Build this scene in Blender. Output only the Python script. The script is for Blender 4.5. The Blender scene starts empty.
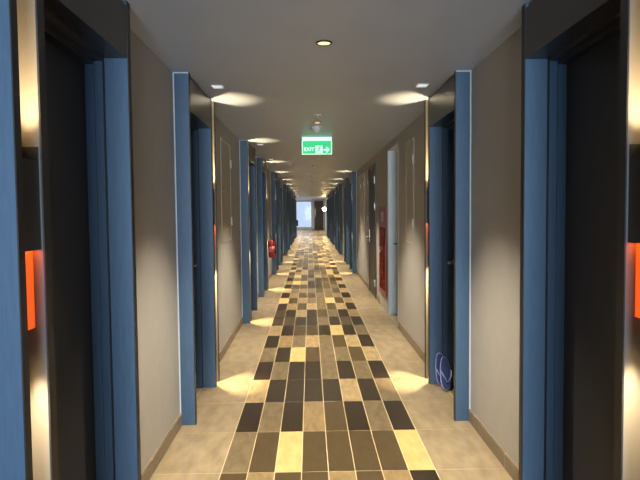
import bpy, bmesh, math, random
from mathutils import Vector, Matrix
random.seed(7)
sc = bpy.context.scene
COL = sc.collection
PI = math.pi

# ------------------------------------------------------------------ helpers
def lin(c):
    return tuple(((v/255)/12.92 if v/255 <= .04045 else (((v/255)+.055)/1.055)**2.4) for v in c)

class MB:
    """collects simple solids, links them as one mesh object"""
    def __init__(s): s.bm = bmesh.new(); s.mi = 0
    def box(s, a, b, bev=0.0, seg=1, mi=None):
        x0,x1 = sorted((a[0],b[0])); y0,y1 = sorted((a[1],b[1])); z0,z1 = sorted((a[2],b[2]))
        r = bmesh.ops.create_cube(s.bm, size=1)
        vs = r['verts']
        for v in vs:
            v.co = Vector(((x0+x1)/2+v.co.x*(x1-x0), (y0+y1)/2+v.co.y*(y1-y0), (z0+z1)/2+v.co.z*(z1-z0)))
        fs = set(f for v in vs for f in v.link_faces)
        for f in fs: f.material_index = s.mi if mi is None else mi
        if bev > 0:
            es = list(set(e for v in vs for e in v.link_edges))
            bmesh.ops.bevel(s.bm, geom=es, offset=bev, segments=seg, affect='EDGES', profile=.5)
        return s
    def lathe(s, prof, c=(0,0,0), n=24, axis='Z', smooth=True):
        """prof: (radius, height) pairs; axis of revolution through c"""
        rings = []
        for r,h in prof:
            ring = []
            if r < 1e-6:
                ring = [s.bm.verts.new(s._ax(0,0,h,axis,c))]
            else:
                for k in range(n):
                    a = 2*PI*k/n
                    ring.append(s.bm.verts.new(s._ax(r*math.cos(a), r*math.sin(a), h, axis, c)))
            rings.append(ring)
        for A,B in zip(rings, rings[1:]):
            for k in range(n):
                k2 = (k+1) % n
                if len(A) == 1 and len(B) == 1: continue
                if len(A) == 1: vs = [A[0], B[k], B[k2]]
                elif len(B) == 1: vs = [A[k], A[k2], B[0]]
                else: vs = [A[k], A[k2], B[k2], B[k]]
                f = s.bm.faces.new(vs); f.smooth = smooth; f.material_index = s.mi
        return s
    def _ax(s, x, y, h, axis, c):
        v = {'Z':(x,y,h), 'Y':(x,h,y), 'X':(h,x,y)}[axis]
        return Vector(v)+Vector(c)
    def tube(s, pts, r, n=10, smooth=True):
        pts = [Vector(p) for p in pts]
        rings = []
        up = Vector((0,0,1))
        for i,p in enumerate(pts):
            t = (pts[min(i+1,len(pts)-1)]-pts[max(i-1,0)]).normalized()
            a = up if abs(t.dot(up)) < .95 else Vector((1,0,0))
            u = t.cross(a).normalized(); w = t.cross(u).normalized()
            rr = r[i] if isinstance(r,(list,tuple)) else r
            rings.append([s.bm.verts.new(p+(u*math.cos(2*PI*k/n)+w*math.sin(2*PI*k/n))*rr) for k in range(n)])
        for A,B in zip(rings, rings[1:]):
            for k in range(n):
                f = s.bm.faces.new([A[k],A[(k+1)%n],B[(k+1)%n],B[k]]); f.smooth = smooth; f.material_index = s.mi
        for R in (rings[0], rings[-1]):
            f = s.bm.faces.new(R); f.material_index = s.mi
        return s
    def prism(s, poly, f, d):
        """poly of 2D points mapped by f(x,y,t) to 3D, extruded from t=0 to t=d"""
        A = [s.bm.verts.new(Vector(f(x,y,0))) for x,y in poly]
        B = [s.bm.verts.new(Vector(f(x,y,d))) for x,y in poly]
        n = len(poly)
        for k in range(n): s.bm.faces.new([A[k],A[(k+1)%n],B[(k+1)%n],B[k]]).material_index = s.mi
        s.bm.faces.new(A).material_index = s.mi; s.bm.faces.new(B).material_index = s.mi
        return s
    def build(s, name, mats, parent=None):
        bmesh.ops.recalc_face_normals(s.bm, faces=s.bm.faces[:])
        me = bpy.data.meshes.new(name); s.bm.to_mesh(me); s.bm.free()
        for m in (mats if isinstance(mats,(list,tuple)) else [mats]): me.materials.append(m)
        o = bpy.data.objects.new(name, me); COL.objects.link(o)
        if parent: o.parent = parent
        return o

def tag(o, label=None, cat=None, group=None, kind=None):
    for k,v in (('label',label),('category',cat),('group',group),('kind',kind)):
        if v: o[k] = v
    return o
def empty(name, loc):
    o = bpy.data.objects.new(name, None); COL.objects.link(o); o.location = loc
    o.empty_display_size = .05
    return o
def struct(o): o['kind'] = 'structure'; return o
def copy_tree(o, parent=None):
    c = o.copy(); COL.objects.link(c)
    if parent: c.parent = parent
    for ch in o.children: copy_tree(ch, c)
    return c

# ---------------------------------------------------------------- materials
def mat(name, col, rough=.5, metal=0, spec=.5, noise=None, bump=None, emit=None, coat=0):
    """noise = (scale vec, amount) tints the colour, bump = (scale vec, strength)"""
    m = bpy.data.materials.new(name); m.use_nodes = True
    if name.startswith('floor_tile'): spec = .35
    nt = m.node_tree; b = nt.nodes['Principled BSDF']
    c = lin(col)
    b.inputs['Base Color'].default_value = (*c,1)
    b.inputs['Roughness'].default_value = rough
    b.inputs['Metallic'].default_value = metal
    b.inputs['Specular IOR Level'].default_value = spec
    b.inputs['Coat Weight'].default_value = coat
    tc = None
    if noise or bump: tc = nt.nodes.new('ShaderNodeTexCoord')
    def nz(scale, detail=4):
        mp = nt.nodes.new('ShaderNodeMapping'); mp.inputs['Scale'].default_value = scale
        nt.links.new(tc.outputs['Object'], mp.inputs['Vector'])
        n = nt.nodes.new('ShaderNodeTexNoise'); n.inputs['Scale'].default_value = 1; n.inputs['Detail'].default_value = detail
        nt.links.new(mp.outputs[0], n.inputs['Vector']); return n
    if noise:
        n = nz(noise[0]); r = nt.nodes.new('ShaderNodeValToRGB')
        r.color_ramp.elements[0].position = .3; r.color_ramp.elements[1].position = .7
        a = noise[1]
        r.color_ramp.elements[0].color = (*[v*(1-a) for v in c],1)
        r.color_ramp.elements[1].color = (*[min(1,v*(1+a)) for v in c],1)
        nt.links.new(n.outputs['Fac'], r.inputs[0]); nt.links.new(r.outputs[0], b.inputs['Base Color'])
    if bump:
        n = nz(bump[0]); bp = nt.nodes.new('ShaderNodeBump'); bp.inputs['Strength'].default_value = bump[1]; bp.inputs['Distance'].default_value = .002
        nt.links.new(n.outputs['Fac'], bp.inputs['Height']); nt.links.new(bp.outputs[0], b.inputs['Normal'])
    if emit:
        b.inputs['Emission Color'].default_value = (*lin(emit[0]),1); b.inputs['Emission Strength'].default_value = emit[1]
    return m

M = {}
M['wall']   = mat('wall_paint', (166,163,159), .55, noise=((9,9,9),.03), bump=((120,120,120),.15))
M['ceil']   = mat('ceiling_paint', (172,184,207), .42, noise=((3,3,3),.03))
M['blue']   = mat('blue_laminate', (62,90,119), .5, noise=((90,260,9),.10), bump=((160,420,14),.25))
M['blueshade'] = mat('blue_frame_shaded', (50,76,104), .5, noise=((60,60,6),.06))  # panel blue darkened: shade of the deep reveal put into the colour
M['edge']   = mat('charcoal_edging', (26,26,28), .45)
M['head']   = mat('charcoal_header', (37,36,37), .3, noise=((4,4,50),.12))
M['door']   = mat('black_brown_veneer', (34,31,29), .6, noise=((60,60,3),.2))
M['bead']   = mat('white_bead', (205,214,224), .5)
M['lens']   = mat('orange_lens', (255,120,40), .3, emit=((255,112,36), 42))
M['cream']  = mat('cream_niche', (140,128,106), .5, noise=((60,60,6),.05))
M['lining'] = mat('pale_blue_lining', (104,100,97), .4)
M['black']  = mat('black_plastic', (16,16,18), .4)
M['orange'] = mat('orange_acrylic', (242,92,20), .3, emit=((255,100,26), .7))
M['white']  = mat('white_plastic', (225,225,225), .4)
M['steel']  = mat('brushed_steel', (190,190,188), .28, metal=1)
M['grout']  = mat('grout', (236,216,172), .7)
M['skirt']  = mat('skirting_tile', (126,112,94), .45, noise=((20,20,40),.12))
tile_tone = dict(D=(57,47,36), B=(90,75,52), M=(128,112,85), T=(156,133,95), L=(178,154,114), C=(220,193,128))
for k,c in tile_tone.items():
    M['tile'+k] = mat('floor_tile_'+{'D':'dark','B':'brown','M':'mid','T':'tan','L':'light','C':'cream'}[k], c, .34,
                      noise=((22,7,1), .26 if k in 'MTL' else .12), bump=((30,9,1),.06))
M['tileS'] = mat('floor_tile_side', (168,150,121), .34, noise=((13,5,1),.2), bump=((30,9,1),.06))
M['hatch'] = mat('hatch_panel', (172,165,154), .45, noise=((8,8,8),.04))
M['hatchf']= mat('hatch_frame', (190,184,176), .45)
M['red']   = mat('red_enamel', (128,12,10), .3)
M['pink']  = mat('faded_label', (206,96,98), .5)
M['redx']  = mat('extinguisher_red', (160,24,30), .35)
M['dkdoor']= mat('dark_service_door', (40,36,32), .4, noise=((40,40,3),.15))
M['jamb']  = mat('pale_blue_jamb', (226,238,250), .5)
M['whitep']= mat('white_paint', (226,228,230), .4)
M['brown'] = mat('dark_brown_door', (58,42,36), .4, noise=((30,30,3),.15))
M['rubber']= mat('dark_rubber', (28,26,26), .7)
M['navy']  = mat('navy_foam', (52,72,120), .6, noise=((60,60,60),.08))
M['strap'] = mat('lilac_strap', (150,158,214), .45)
M['glass'] = None

def glass(name, tint=(255,255,255), a=.004):
    m = bpy.data.materials.new(name); m.use_nodes = True; nt = m.node_tree
    for n in list(nt.nodes): nt.nodes.remove(n)
    o = nt.nodes.new('ShaderNodeOutputMaterial'); mx = nt.nodes.new('ShaderNodeMixShader'); mx.inputs[0].default_value = a
    t = nt.nodes.new('ShaderNodeBsdfTransparent'); t.inputs[0].default_value = (*lin(tint),1)
    g = nt.nodes.new('ShaderNodeBsdfGlossy'); g.inputs['Roughness'].default_value = .05
    nt.links.new(t.outputs[0], mx.inputs[1]); nt.links.new(g.outputs[0], mx.inputs[2]); nt.links.new(mx.outputs[0], o.inputs[0])
    return m
M['glass'] = glass('window_glass')
M['redglass'] = glass('cabinet_glass', (235,120,105), .1)
M['lampdisc'] = mat('lamp_lens', (255,240,205), .4, emit=((255,226,170), 1.2))
M['ledsq']    = mat('square_lens', (235,236,240), .4, emit=((225,232,245), .6))
M['sconce']   = mat('sconce_globe', (255,240,210), .4, emit=((255,214,150), 70))
M['green']    = mat('sign_green', (0,150,80), .4, emit=((0,208,124), .74))
M['signwhite']= mat('sign_white', (230,245,238), .4, emit=((200,255,226), .8))

# ------------------------------------------------------------------- layout
H = 2.385
WL, WR = -.90, 1.09           # wall planes
P = 5.97
Y_BACK, Y_END = -5.0, 35.2    # corridor ends; a lobby follows
Y_WIN = 48.0
mir_y  = [1.60+P*k for k in range(6)]       # portals with the lit niche at the near side
nor_y  = [3.93+P*k for k in range(6)]       # portals with the lit niche at the far side
PL = [(y,True) for y in mir_y]+[(y,False) for y in nor_y]; PL.sort()
PR = [(y+(.05 if y < 3 else 0),m) for (y,m) in PL if not (6 < y < 13)]
TOT = 1.06
def opening(y0, m):           # door opening in the wall, along the corridor
    return (y0+.04, y0+.86) if not m else (y0+TOT-.86, y0+TOT-.04)

# --------------------------------------------------------------------- room
def wall_with_openings(name, xa, xb, ops):
    mb = MB(); y = Y_BACK
    for a,b,zt in sorted(ops):
        mb.box((xa,y,0),(xb,a,H)); mb.box((xa,a,zt),(xb,b,H)); y = b
    mb.box((xa,y,0),(xb,Y_END,H))
    return struct(mb.build(name, M['wall']))
ROOM_DOOR = (7.19, 8.09, 2.285)
wall_with_openings('wall_left', WL-.22, WL, [(*opening(y,m),2.15) for y,m in PL])
wall_with_openings('wall_right', WR, WR+.22, [(*opening(y,m),2.15) for y,m in PR]+[ROOM_DOOR])
struct(MB().box((-3.2,Y_BACK-.2,H),(3.2,Y_WIN+.2,H+.15)).build('ceiling', M['ceil']))

# floor : grout bed with individually raised tiles
X0, TW, TL, YR0 = -.511, .15, .6, 3.187
PAT = {-1:'BTBBTBTD', 0:'MBCBBBBC', 1:'DMDTBDMD', 2:'LDDDDLDM', 3:'DMDDMDMD', 4:'MDCBMMBL', 5:'DTMLMBLD', 6:'LDBBDCDM',
       7:'DBDDMDBD', 8:'BDLDBMDT', 9:'DTBLMBLD', 10:'CBTMMCBT', 11:'DTBBMMTD', 12:'LMTMBMBL', 13:'DBBDDBMD'}
mb = MB()
mats = [M['grout'], M['tileS']]+[M['tile'+k] for k in 'DBMTLC']
idx = {k:i+2 for i,k in enumerate('DBMTLC')}
def tile(x0,x1,y0,y1,mi,g=.0019):
    a = [(x0+g,y0+g),(x1-g,y0+g),(x1-g,y1-g),(x0+g,y1-g)]
    b = .0012
    c = [(x0+g+b,y0+g+b),(x1-g-b,y0+g+b),(x1-g-b,y1-g-b),(x0+g+b,y1-g-b)]
    A = [mb.bm.verts.new((x,y,-.0015)) for x,y in a]; B = [mb.bm.verts.new((x,y,0)) for x,y in c]
    for k in range(4): mb.bm.faces.new([A[k],A[(k+1)%4],B[(k+1)%4],B[k]]).material_index = mi
    mb.bm.faces.new(B).material_index = mi
mb.box((-3.2,Y_BACK-.2,-.12),(3.2,Y_WIN+.2,-.0013), mi=0)
r = math.floor((Y_BACK-YR0)/TL)
rows = range(r, int((Y_WIN-YR0)/TL)+1)
rr = random.Random(11)
for j in rows:
    y0 = YR0+j*TL; y1 = y0+TL
    s = PAT.get(j)
    if s is None:
        s = ''.join(rr.choice('DDBBBMMTTLC') for _ in range(8))
        s = ('D' if j % 2 else rr.choice('LCTM'))+s[1:7]+('D' if j % 2 else rr.choice('LCTM'))
    for i,ch in enumerate(s): tile(X0+i*TW, X0+(i+1)*TW, y0, y1, idx[ch])
    tile(WL-.01, X0, y0, y1, 1); tile(X0+8*TW, WR+.01, y0, y1, 1)
    tile(WL-.61, WL-.01, y0, y1, 1); tile(WR+.01, WR+.61, y0, y1, 1)
    tile(-3.2, WL-.61, y0, y1, 1); tile(WR+.61, 3.2, y0, y1, 1)
struct(mb.build('floor', mats))

# skirting between portals
def skirting(name, x, sgn, portals, extra):
    mb = MB(); cuts = sorted([(y-.001,y+TOT+.001) for y,m in portals]+extra); y = Y_BACK
    for a,b in cuts+[(Y_END,Y_END)]:
        yy = y
        while yy < a-.02:
            nx = min(a, YR0+(math.floor((yy-YR0)/TL+1e-6)+1)*TL)
            mb.box((x,yy+.0015,0),(x+sgn*.013,nx-.0015,.085),bev=.002); mb.box((x,yy,0),(x+sgn*.0118,nx,.084),mi=1); yy = nx
        y = b
    struct(mb.build(name, [M['skirt'],M['grout']]))
skirting('baseboard_left', WL, 1, PL, [])
skirting('baseboard_right', WR, -1, PR, [(7.13,8.95),(9.5,10.66)])

# back end of the corridor (behind the camera): wall with a tall window
mb = MB()
mb.box((-1.12,Y_BACK-.2,0),(-.85,Y_BACK,H)); mb.box((1.04,Y_BACK-.2,0),(1.31,Y_BACK,H)); mb.box((-.85,Y_BACK-.2,2.3),(1.04,Y_BACK,H))
struct(mb.build('wall_back', M['wall']))
mb = MB()
for x in (-.85,.075,1.0): mb.box((x,Y_BACK-.12,0),(x+.04,Y_BACK-.06,2.3))
mb.box((-.85,Y_BACK-.12,2.26),(1.04,Y_BACK-.06,2.3)); mb.box((-.85,Y_BACK-.12,0),(1.04,Y_BACK-.06,.05))
struct(mb.build('window_1', M['whitep']))

# lobby at the far end
struct(MB().box((-3.2,Y_END,0),(-3.0,Y_WIN,H)).box((-3.0,Y_END,0),(WL-.22,Y_END+.1,H)).build('wall_lobby_left', M['whitep']))
struct(MB().box((1.2,Y_END+2.2,0),(1.4,Y_WIN,H)).box((WR+.22,Y_END,0),(3.0,Y_END+.1,H)).build('wall_lobby_right', M['whitep']))
mb = MB()
mb.box((-3.0,Y_WIN,0),(-1.5,Y_WIN+.2,H)); mb.box((.16,Y_WIN,0),(1.4,Y_WIN+.2,H)); mb.box((-1.5,Y_WIN,2.33),(.16,Y_WIN+.2,H)); mb.box((-1.5,Y_WIN,0),(.16,Y_WIN+.2,.14))
struct(mb.build('wall_end', M['whitep']))
mb = MB()
for x in (-1.5,.11): mb.box((x,Y_WIN+.02,.14),(x+.05,Y_WIN+.08,2.33))
mb.box((-1.5,Y_WIN+.02,2.28),(.16,Y_WIN+.08,2.33)); mb.box((-1.5,Y_WIN+.02,.14),(.16,Y_WIN+.08,.2))
w = struct(mb.build('window_2', M['whitep']))
MB().box((-1.46,Y_WIN+.045,.2),(.12,Y_WIN+.052,2.28)).build('window_pane', M['glass'], w)
d = struct(MB().box((.36,Y_WIN-.06,0),(1.1,Y_WIN-.005,2.33),bev=.004).build('door_3', M['brown']))
MB().box((.3,Y_WIN-.07,0),(.36,Y_WIN-.002,2.36)).box((1.1,Y_WIN-.07,0),(1.16,Y_WIN-.002,2.36)).box((.36,Y_WIN-.07,2.33),(1.1,Y_WIN-.002,2.36)).build('door_frame', M['whitep'], d)
MB().box((.42,Y_WIN-.11,1.0),(.45,Y_WIN-.06,1.7),bev=.004).build('door_handle', M['steel'], d)
tag(MB().box((.2,46.2,.0),(1.15,47.4,.012),bev=.004).build('door_mat', M['rubber']), 'dark door mat on the lobby floor before the brown end door', 'mat')

# recessed dark door with pale jambs in the right wall
d = struct(MB().box((WR+.12,7.2,.005),(WR+.16,8.08,2.27),bev=.002).build('door_2', M['dkdoor']))
mb = MB()
for y in (7.165,8.09): mb.box((WR-.008,y,0),(WR,y+.025,2.31))
mb.box((WR-.008,7.19,2.285),(WR,8.09,2.31))
mb.build('architrave', M['hatch'], d)
mb = MB(); mb.box((WR,7.19,0),(WR+.2,7.2,2.285)); mb.box((WR,8.08,0),(WR+.2,8.09,2.285)); mb.box((WR,7.2,2.275),(WR+.2,8.08,2.285))
mb.build('jamb', M['jamb'], d)
mb = MB(); mb.lathe([(0,-.008),(.026,-.008),(.026,0),(0,0)],(WR+.12,7.98,1.0),16,'X'); mb.tube([(WR+.115,7.98,1.0),(WR+.07,7.98,1.0),(WR+.06,7.96,1.0),(WR+.06,7.86,1.0)],.008)
mb.build('door_handle', M['black'], d)

# dark service door on the right wall
d = struct(MB().box((WR-.012,9.60,.01),(WR-.001,10.58,2.185),bev=.002).build('door_1', M['dkdoor']))
MB().box((WR-.02,9.54,0),(WR-.001,9.595,2.235)).box((WR-.02,10.585,0),(WR-.001,10.64,2.235)).box((WR-.02,9.595,2.19),(WR-.001,10.585,2.235)).build('door_frame', M['dkdoor'], d)
for z in (.25,1.53,1.96): MB().tube([(WR-.027,9.6,z-.06),(WR-.027,9.6,z+.06)],.011).box((WR-.026,9.58,z-.055),(WR-.012,9.63,z+.055)).build('hinge', M['steel'], d)
mb = MB(); mb.box((WR-.022,10.49,.9),(WR-.012,10.54,1.12),bev=.003); mb.tube([(WR-.02,10.515,1.0),(WR-.065,10.515,1.0),(WR-.07,10.5,1.0),(WR-.07,10.4,1.0)],.009)
mb.build('door_handle', M['steel'], d)

# -------------------------------------------------------------- door portals
def portal(side, m):
    """side: -1 left wall, +1 right wall; m: niche at the near side"""
    def T(u,v,z): return (-side*v, (TOT-u) if m else u, z)
    root = empty('door_portal', (0,0,0))
    def bx(mbx, u0,u1,v0,v1,z0,z1,bev=0): return mbx.box(T(u0,v0,z0),T(u1,v1,z1),bev)
    # slim side panels, blue faces with charcoal front edging
    for (u0,u1) in ((0,.04),(1.025,1.06)):
        s = bx(MB(),u0,u1,0,.101,0,H-.001).build('side_panel', M['blue'], root)
        bx(MB(),u0,u1,.101,.105,0,H-.001).build('edge_strip', M['edge'], s)
        ua,ub = (u0-.005,u0) if u0 == 0 else (u1,u1+.005)
        b = MB(); bx(b,ua,ub,0,.008,.085,H-.001); bx(b,ua,ub,.008,.101,H-.008,H-.001)
        b.build('sealant_line', M['bead'], s)
    # header over the door with a shadow gap below the ceiling
    h = bx(MB(),.04,.86,.0,.102,2.135,2.362).build('header', M['head'], root)
    bx(MB(),.04,.86,.0,.086,2.362,H-.001).build('shadow_gap', M['black'], h)
    # post between door and niche
    s = bx(MB(),.86,.905,0,.101,0,H-.001).build('post', M['blue'], root)
    bx(MB(),.86,.905,.101,.105,0,H-.001).build('edge_strip', M['edge'], s)
    # niche
    n = bx(bx(MB(),.905,1.025,.0,.04,0,H-.001),1.0225,1.025,.04,.1,0,H-.001).build('niche_back', M['cream'], root)
    bx(MB(),.905,.9065,.04,.1,0,H-.001).build('niche_lining', M['lining'], n)
    b = bx(bx(MB(),.907,.911,.04,.096,1.345,1.65),1.018,1.022,.04,.096,1.345,1.65)
    bx(bx(bx(b,.911,1.018,.04,.044,1.345,1.65),.911,1.018,.044,.096,1.485,1.50),.911,1.018,.092,.096,1.345,1.61)
    b = b.build('sign_box', M['black'], root)
    bx(MB(),.912,1.017,.072,.090,1.362,1.368).build('orange_lens', M['lens'], b)
    bx(MB(),.907,1.022,.04,.07,1.11,1.345,.001).build('orange_panel', M['orange'], root)
    # stepped door frame lining the reveal
    f = MB(); g = MB()
    for (a,b,c) in ((.04,.055,.062),(.86,.845,.838)):
        bx(f,a,b,-.04,-.005,0,2.135); bx(f,a,c,-.08,-.04,0,2.135); bx(g,a,(a+b)/2,-.005,0,0,2.135)
    df = f.build('door_frame', M['blueshade'], root)
    g.build('gap_shade', M['black'], df)  # black strip painted in for the dark of the gap beside the frame
    bx(bx(MB(),.055,.845,-.04,0,2.12,2.135),.062,.838,-.08,-.04,2.105,2.135).build('head_frame', M['head'], df)
    dl = bx(MB(),.045,.855,-.122,-.081,.004,2.13).build('door_leaf', M['door'], root)
    k = MB(); k.lathe([(0,0),(.025,0),(.025,.008),(0,.008)],T(.775,-.081,1.03) if side<0 else T(.775,-.073,1.03),16,'X')
    k.tube([T(.775,-.08,1.03),T(.775,-.03,1.03),T(.76,-.022,1.03),T(.65,-.022,1.03)],.008)
    k.build('handle', M['steel'], dl)
    return root

LAMPS = []
def niche_lamps(side, m, y0):
    y = y0+((TOT-.965) if m else .965)
    for z,up in ((1.585,1),(1.104,0)):
        x = (WL if side < 0 else WR)-side*(.062 if up else .066)
        l = bpy.data.lights.new('niche_lamp','SPOT'); l.energy = 88 if up else 165; l.color = (1,.73,.38) if up else (1,.80,.47)
        l.spot_size = math.radians(57 if up else 44); l.spot_blend = 1; l.shadow_soft_size = .008
        o = bpy.data.objects.new('niche_lamp', l); COL.objects.link(o); o.location = (x,y,z)
        d = Vector((-side*(.07 if up else .1),0,1 if up else -1)); o.rotation_euler = d.to_track_quat('-Z','Y').to_euler()
protos = {}
ORD = ['first','second','third','fourth','fifth','sixth','seventh','eighth','ninth','tenth','eleventh','twelfth']
for side, lst, wx, sn in ((-1,PL,WL,'left'),(1,PR,WR,'right')):
    for i,(y,m) in enumerate(lst):
        key = (side,m)
        if key not in protos: protos[key] = o = portal(side,m)
        else: o = copy_tree(protos[key])
        o.location = (wx,y,0)
        det = {0:f', cropped by the {sn} photo edge', len(lst)-1:', last before the bright lobby'}.get(i,'')
        if side > 0 and i == 1: det = ', with slippers leaning inside'
        if side > 0 and i == 2: det = ', just past the wall hatches'
        tag(o, f'{ORD[i]} blue and charcoal door portal along the {sn} wall{det}', 'door portal', f'door portals along the {sn} wall')
        niche_lamps(side, m, y)
# ------------------------------------------------------------ ceiling things
proto = None
for side, lst, x, sn in ((-1,PL,-.672,'left'),(1,PR,.845,'right')):
    for i,(y,m) in enumerate(lst):
        yy = y+.44 if not m else y+.5
        if proto is None:
            proto = o = empty('square_light',(0,0,0))
            MB().box((-.045,-.045,-.006),(.045,.045,0),bev=.002).build('frame', M['white'], o)
            MB().box((-.036,-.036,-.009),(.036,.036,-.006)).build('lens', M['ledsq'], o)
        else: o = copy_tree(proto)
        o.location = (x,yy,H)
        tag(o, f'small white square ceiling light before the {ORD[i]} {sn} door portal', 'ceiling light', 'square ceiling lights by the doors')
proto = None
DL = sorted([3.27+P*k for k in range(6)]+[6.15+P*k for k in range(5)])
for i,y in enumerate(DL):
    if proto is None:
        proto = o = empty('round_downlight',(0,0,0))
        MB().lathe([(.036,-.002),(.036,-.006),(.044,-.006),(.047,0),(.036,0)],n=28).build('rim', M['edge'], o)
        MB().lathe([(0,-.004),(.036,-.004),(.036,0),(0,0)],n=28).build('lens', M['lampdisc'], o)
    else: o = copy_tree(proto)
    o.location = (.088,y,H)
    tag(o, f'{ORD[i]} round recessed downlight along the ceiling centre line', 'ceiling light', 'round downlights along the ceiling')
    l = bpy.data.lights.new('downlight','SPOT'); l.energy = 360; l.color = (1,.87,.66); l.spot_size = math.radians(90); l.spot_blend = .6; l.shadow_soft_size = .03
    lo = bpy.data.objects.new('downlight', l); COL.objects.link(lo); lo.location = (.088,y,H-.012)
proto = None
for i,y in enumerate([5.68+P*k for k in range(3)]):
    if proto is None:
        proto = o = empty('sprinkler',(0,0,0))
        MB().lathe([(0,-.006),(.03,-.006),(.036,0),(0,0)]).build('escutcheon', M['white'], o)
        MB().tube([(0,0,-.006),(0,0,-.03)],.008).tube([(-.008,0,-.03),(-.014,0,-.045),(0,0,-.058)],.003,8).tube([(.008,0,-.03),(.014,0,-.045),(0,0,-.058)],.003,8).build('frame', M['steel'], o)
        MB().lathe([(0,-.062),(.02,-.062),(.02,-.059),(0,-.059)]).build('deflector', M['steel'], o)
    else: o = copy_tree(proto)
    o.location = (.085,y,H)
    tag(o, ['nearest ceiling sprinkler, just before the smoke detector','second ceiling sprinkler along the corridor','third and farthest ceiling sprinkler'][i], 'sprinkler', 'ceiling sprinklers')
o = empty('smoke_detector',(.085,6.45,H))
MB().lathe([(0,-.012),(.062,-.012),(.062,0),(0,0)],n=32).build('base', M['white'], o)
MB().lathe([(0,-.062),(.022,-.06),(.03,-.05),(.032,-.04),(.05,-.036),(.054,-.026),(.05,-.012),(0,-.012)],n=32).build('dome', M['white'], o)
tag(o, 'white domed smoke detector on the ceiling in front of the exit sign', 'smoke detector')

# exit sign
SX, SY = .098, 7.38
o = empty('exit_sign',(SX,SY,H))
tag(o, 'green lit exit sign with arrow hanging from the ceiling', 'exit sign')
MB().box((-.186,-.02,-.045),(.186,.03,0),bev=.004).build('housing', M['signwhite'], o)
MB().box((-.186,-.012,-.208),(.186,.018,-.045)).build('panel', M['green'], o)
MB().box((-.19,-.015,-.213),(-.18,.02,-.045)).box((.18,-.015,-.213),(.19,.02,-.045)).box((-.18,-.015,-.213),(.18,.02,-.206)).build('border', M['signwhite'], o)
F = lambda x,y,t: (x, -.0125-t, y)
cu = bpy.data.curves.new('EXIT','FONT'); cu.body = 'EXIT'; cu.size = .058; cu.extrude = .0008; cu.align_x = 'CENTER'; cu.space_character = 1.12; cu.offset = .002
tmp = bpy.data.objects.new('letters', cu); COL.objects.link(tmp)
bpy.context.view_layer.update()
me = bpy.data.meshes.new_from_object(tmp.evaluated_get(bpy.context.evaluated_depsgraph_get()))
bpy.data.objects.remove(tmp)
me.materials.append(M['signwhite'])
t = bpy.data.objects.new('letters', me); COL.objects.link(t); t.parent = o; t.location = (-.100,-.014,-.168); t.rotation_euler = (PI/2,0,0)
mb = MB(); mb.prism([(-.016,-.2),(.07,-.2),(.07,-.105),(-.022,-.105)],F,.002)
dp = mb.build('door_pictogram', M['signwhite'], o)
mb = MB(); F2 = lambda x,y,t: (x,-.0145-t,y)
cx,cy = .028,-.152
mb.lathe([(.0,-.0015),(.009,-.0015),(.009,0),(0,0)],(cx+.008,-.0145,cy+.034),14,'Y')
def limb(a,b,w):
    a,b = Vector(a),Vector(b); n = Vector((-(b-a).y,(b-a).x)).normalized()*w
    mb.prism([tuple(a+n),tuple(b+n),tuple(b-n),tuple(a-n)],F2,.0015)
limb((cx+.004,cy+.024),(cx-.008,cy-.008),.0075); limb((cx+.004,cy+.02),(cx+.024,cy+.008),.0035); limb((cx+.001,cy+.02),(cx-.02,cy+.016),.0035); limb((cx-.02,cy+.017),(cx-.026,cy+.002),.003)
limb((cx-.008,cy-.006),(cx+.014,cy-.02),.0045); limb((cx+.013,cy-.018),(cx+.008,cy-.044),.004); limb((cx-.008,cy-.006),(cx-.016,cy-.03),.0045); limb((cx-.015,cy-.029),(cx-.036,cy-.036),.004)
mb.build('running_figure', M['green'], dp)
MB().prism([(.084,-.165),(.125,-.165),(.112,-.19),(.130,-.19),(.158,-.156),(.130,-.122),(.112,-.122),(.125,-.147),(.084,-.147)],F,.002).build('arrow', M['signwhite'], o)

# ---------------------------------------------------------------- wall things
def hatch(side, ya, yb, za, zb, hinge_near, label):
    x = WL if side < 0 else WR; s = -side
    o = empty('access_hatch',(x,(ya+yb)/2,za)); w = (yb-ya)/2; h = zb-za
    mb = MB()
    for y in (-w,w-.014): mb.box((0,y,0),(s*.008,y+.014,h))
    mb.box((0,-w+.014,0),(s*.008,w-.014,.014)); mb.box((0,-w+.014,h-.014),(s*.008,w-.014,h)); mb.build('frame', M['hatchf'], o)
    p = MB().box((0,-w+.018,.018),(s*.005,w-.018,h-.018),bev=.001).build('panel', M['hatch'], o)
    hy = (-w+.016) if hinge_near else (w-.016); ly = -hy
    for z in (h*.2,h*.8): MB().tube([(s*.012,hy,z-.045),(s*.012,hy,z+.045)],.01).build('hinge', M['white'], p)
    MB().lathe([(0,0),(.014,0),(.014,.016),(0,.016)],(s*.005 if s>0 else s*.021,ly*.82,h*.5),14,'X').build('latch', M['steel'], p)
    return tag(o, label, 'access hatch', 'access hatches in the walls')
hatch(-1,5.95,6.64,1.14,2.21,False,'tall access hatch in the left wall past the second portal')
hatch(1,6.06,6.56,1.10,2.21,True,'tall access hatch in the right wall before the open doorway')
hatch(1,10.74,11.22,1.08,2.22,True,'access hatch in the right wall right after the dark door')
hatch(1,11.55,12.05,1.08,2.22,True,'middle access hatch between dark door and third right portal')
hatch(1,12.35,12.85,1.08,2.22,True,'access hatch in the right wall nearest the third right portal')

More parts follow.
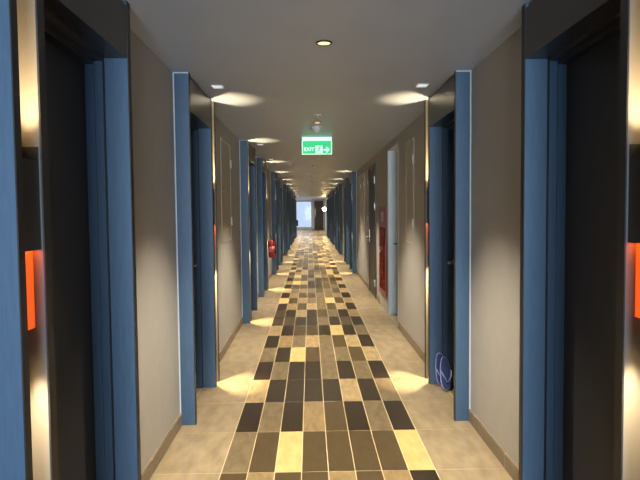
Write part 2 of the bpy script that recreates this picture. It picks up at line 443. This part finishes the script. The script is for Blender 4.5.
# fire hose cabinet
o = empty('fire_hose_cabinet',(WR,8.54,.22)); tag(o,'red glazed fire hose cabinet on the right wall beside the open doorway','fire hose cabinet')
w, h, dp_ = .41, 1.29, .018
mb = MB(); mb.box((-.004,-w,0),(0,w,h))
for y in (-w,w-.02): mb.box((-dp_,y,0),(-.004,y+.02,h))
mb.box((-dp_,-w+.02,0),(-.004,w-.02,.02)); mb.box((-dp_,-w+.02,h-.02),(-.004,w-.02,h)); mb.build('body', M['red'], o)
mb = MB()
for y in (-w,w-.07): mb.box((-dp_-.012,y,0),(-dp_-.001,y+.07,h),bev=.002)
mb.box((-dp_-.012,-w+.07,0),(-dp_-.001,w-.07,.08)); mb.box((-dp_-.012,-w+.07,h-.3),(-dp_-.001,w-.07,h))
dr = mb.build('door', M['red'], o)
MB().box((-dp_-.008,-w+.07,.08),(-dp_-.004,w-.07,h-.3)).build('glass_pane', M['redglass'], dr)
MB().box((-dp_-.024,w-.05,h*.5-.05),(-dp_-.012,w-.03,h*.5+.05),bev=.003).build('handle', M['steel'], dr)
s = MB().box((-dp_-.0135,-.13,h-.21),(-dp_-.012,.13,h-.07)).build('sign_plate', M['white'], dr)
G = lambda x,y,t: (-dp_-.0135-t, -x, y+h-.14)
MB().prism([(-.03,-.06),(.03,-.06),(.045,-.02),(.02,.06),(.01,.015),(-.015,.05),(-.045,-.015)],G,.001).build('flame_mark', M['red'], s)
mb = MB()
for r_ in (.10,.135,.17,.205,.24):
    mb.tube([(-.0105,r_*math.cos(a),.52+r_*math.sin(a)) for a in [2*PI*k/36 for k in range(37)]],.0065,8)
mb.build('hose_reel', M['cream'], o)
MB().lathe([(0,-.017),(.06,-.017),(.06,-.006),(0,-.006)],(0,0,.52),20,'X').build('reel_hub', M['red'], o)

# fire extinguisher
o = empty('fire_extinguisher',(WL+.085,12.3,.49)); tag(o,'red fire extinguisher hung low on the left wall before the fifth portal','fire extinguisher')
MB().lathe([(0,0),(.06,0),(.066,.012),(.066,.30),(.058,.335),(.036,.362),(.02,.368),(.02,.385),(0,.385)],n=28).build('cylinder', M['redx'], o)
MB().lathe([(.0666,.12),(.0672,.12),(.0672,.24),(.0666,.24)],n=28).build('label_band', M['pink'], o)
MB().lathe([(0,.385),(.018,.385),(.018,.415),(0,.415)]).build('valve', M['steel'], o)
MB().box((-.012,-.02,.415),(.012,.1,.425),bev=.003).box((-.012,-.01,.435),(.012,.11,.447),bev=.003).box((-.012,-.02,.412),(.012,.0,.44)).build('lever', M['black'], o)
MB().tube([(.018,0,.4),(.06,-.03,.41),(.085,-.05,.36),(.08,-.05,.2),(.076,-.045,.08)],.009).build('hose', M['black'], o)
MB().box((-.085,-.03,.2),(-.06,.03,.36)).box((-.072,-.07,.24),(.0,-.0665,.26)).box((-.072,.0665,.24),(.0,.07,.26)).build('bracket', M['black'], o)

# flip-flops standing on end inside the second right portal
def slipper(name, loc, lean, yaw, roll):
    L, Wd, n = .258, .048, 40
    pts = []
    for k in range(n):
        a = 2*PI*k/n; c, s_ = math.cos(a), math.sin(a)
        t = (1-c)/2                                  # 0 at the heel, 1 at the toe
        wdt = Wd*(.74+.30*t-.10*math.sin(PI*t))
        pts.append((wdt*math.copysign(abs(s_)**.8,s_), -L/2*math.copysign(abs(c)**.9,c)+L/2))
    o = empty('flip_flop', loc)
    mb = MB(); mb.prism(pts, lambda x,y,t:(x,-t,L-y), .018)
    mb.build('sole', M['navy'], o)
    mb = MB()
    for sx in (-1,1):
        b = [Vector((sx*.043,-.012,.10)),Vector((sx*.045,-.03,.115)),Vector((sx*.032,-.052,.155)),Vector((sx*.012,-.046,.19)),Vector((0,-.018,.205))]
        mb.tube([(p.x,p.y,L-p.z) for p in b],[.005,.006,.006,.005,.004],8)
    mb.build('thong_strap', M['strap'], o)
    mb = MB()
    n_ = len(pts)
    mb.tube([(x*1.0,-.009,L-y) for x,y in pts]+[(pts[0][0],-.009,L-pts[0][1])],.0072,6); mb.build('sole_rim', M['strap'], o)
    o.rotation_euler = (lean, roll, yaw)
    return o
a = slipper('flip_flop',(1.08,4.755,.009),math.radians(-4),math.radians(6),math.radians(-4))
tag(a,'navy flip-flop standing upright behind its mate, heel end higher','flip-flop','flip-flops in the second right portal')
b = slipper('flip_flop',(1.082,4.60,.009),math.radians(-24),math.radians(8),math.radians(4))
tag(b,'navy flip-flop in front of the pair with lilac thong strap showing','flip-flop','flip-flops in the second right portal')

# far lobby: black box by the wall and lit globe
o = empty('fire_call_box',(-.80,35.02,.6)); tag(o,'small black box at the lobby end of the left portal row','wall box')
MB().box((-.10,-.1,0),(.09,.1,.36),bev=.01).build('case', M['black'], o); MB().box((-.07,-.108,.05),(.06,-.1,.3),bev=.003).build('lid', M['edge'], o)
o = empty('wall_globe_lamp',(.93,37.6,1.62)); tag(o,'glowing globe lamp at the far right end of the corridor','lamp')
MB().lathe([(0,-.12),(.06,-.104),(.104,-.06),(.12,0),(.104,.06),(.06,.104),(0,.12)],n=24).build('globe', M['sconce'], o)
MB().tube([(.11,0,0),(.262,0,0)],.02).box((.255,-.06,-.06),(.27,.06,.06)).build('bracket', M['steel'], o)

# ------------------------------------------------------------------- lights
def area(name, loc, d, sx, sy, e, col, spread=None):
    l = bpy.data.lights.new(name,'AREA'); l.shape='RECTANGLE'; l.size=sx; l.size_y=sy; l.energy=e; l.color=col
    if spread: l.spread = math.radians(spread)
    o = bpy.data.objects.new(name,l); COL.objects.link(o); o.location=loc; o.rotation_euler=Vector(d).to_track_quat('-Z','Z').to_euler()
    return o
area('daylight_back', (.095,Y_BACK-.05,1.2),(0,1,0),1.85,2.2,170,(.78,.90,1),110)
area('lobby_fill', (-.4,41.5,H-.01),(0,0,-1),1.6,6,120,(1,.90,.72))  # added fill to brighten the lobby, no fixture modelled
wd = bpy.data.worlds.new('World'); sc.world = wd; wd.use_nodes = True
bg = wd.node_tree.nodes['Background']; bg.inputs[0].default_value = (.50,.63,.86,1); bg.inputs[1].default_value = 1

# ------------------------------------------------------------------- camera
f,pit,yaw,roll,hc = 582.11,.048516,.016957,-.0096650,1.45
cy_,sy_,cp,sp = math.cos(yaw),math.sin(yaw),math.cos(pit),math.sin(pit)
fw = Vector((sy_*cp,cy_*cp,-sp)); r_ = Vector((cy_,-sy_,0)); u_ = r_.cross(fw)
c_,s_ = math.cos(roll),math.sin(roll)
r2 = c_*r_+s_*u_; u2 = -s_*r_+c_*u_
cam = bpy.data.cameras.new('Camera'); co = bpy.data.objects.new('Camera',cam); COL.objects.link(co)
cam.sensor_width = 36; cam.lens = f/640*36; cam.clip_start = .02; cam.clip_end = 200
co.matrix_world = Matrix(((r2.x,u2.x,-fw.x,0),(r2.y,u2.y,-fw.y,0),(r2.z,u2.z,-fw.z,hc),(0,0,0,1)))
sc.camera = co

vs = sc.view_settings; vs.view_transform='Standard'; vs.look='None'; vs.gamma=1; vs.exposure=.17; vs.use_curve_mapping=False
cy = sc.cycles
cy.use_denoising = True
cy.max_bounces = 10; cy.diffuse_bounces = 6; cy.glossy_bounces = 4; cy.caustics_reflective = False; cy.caustics_refractive = False; cy.sample_clamp_indirect = 4
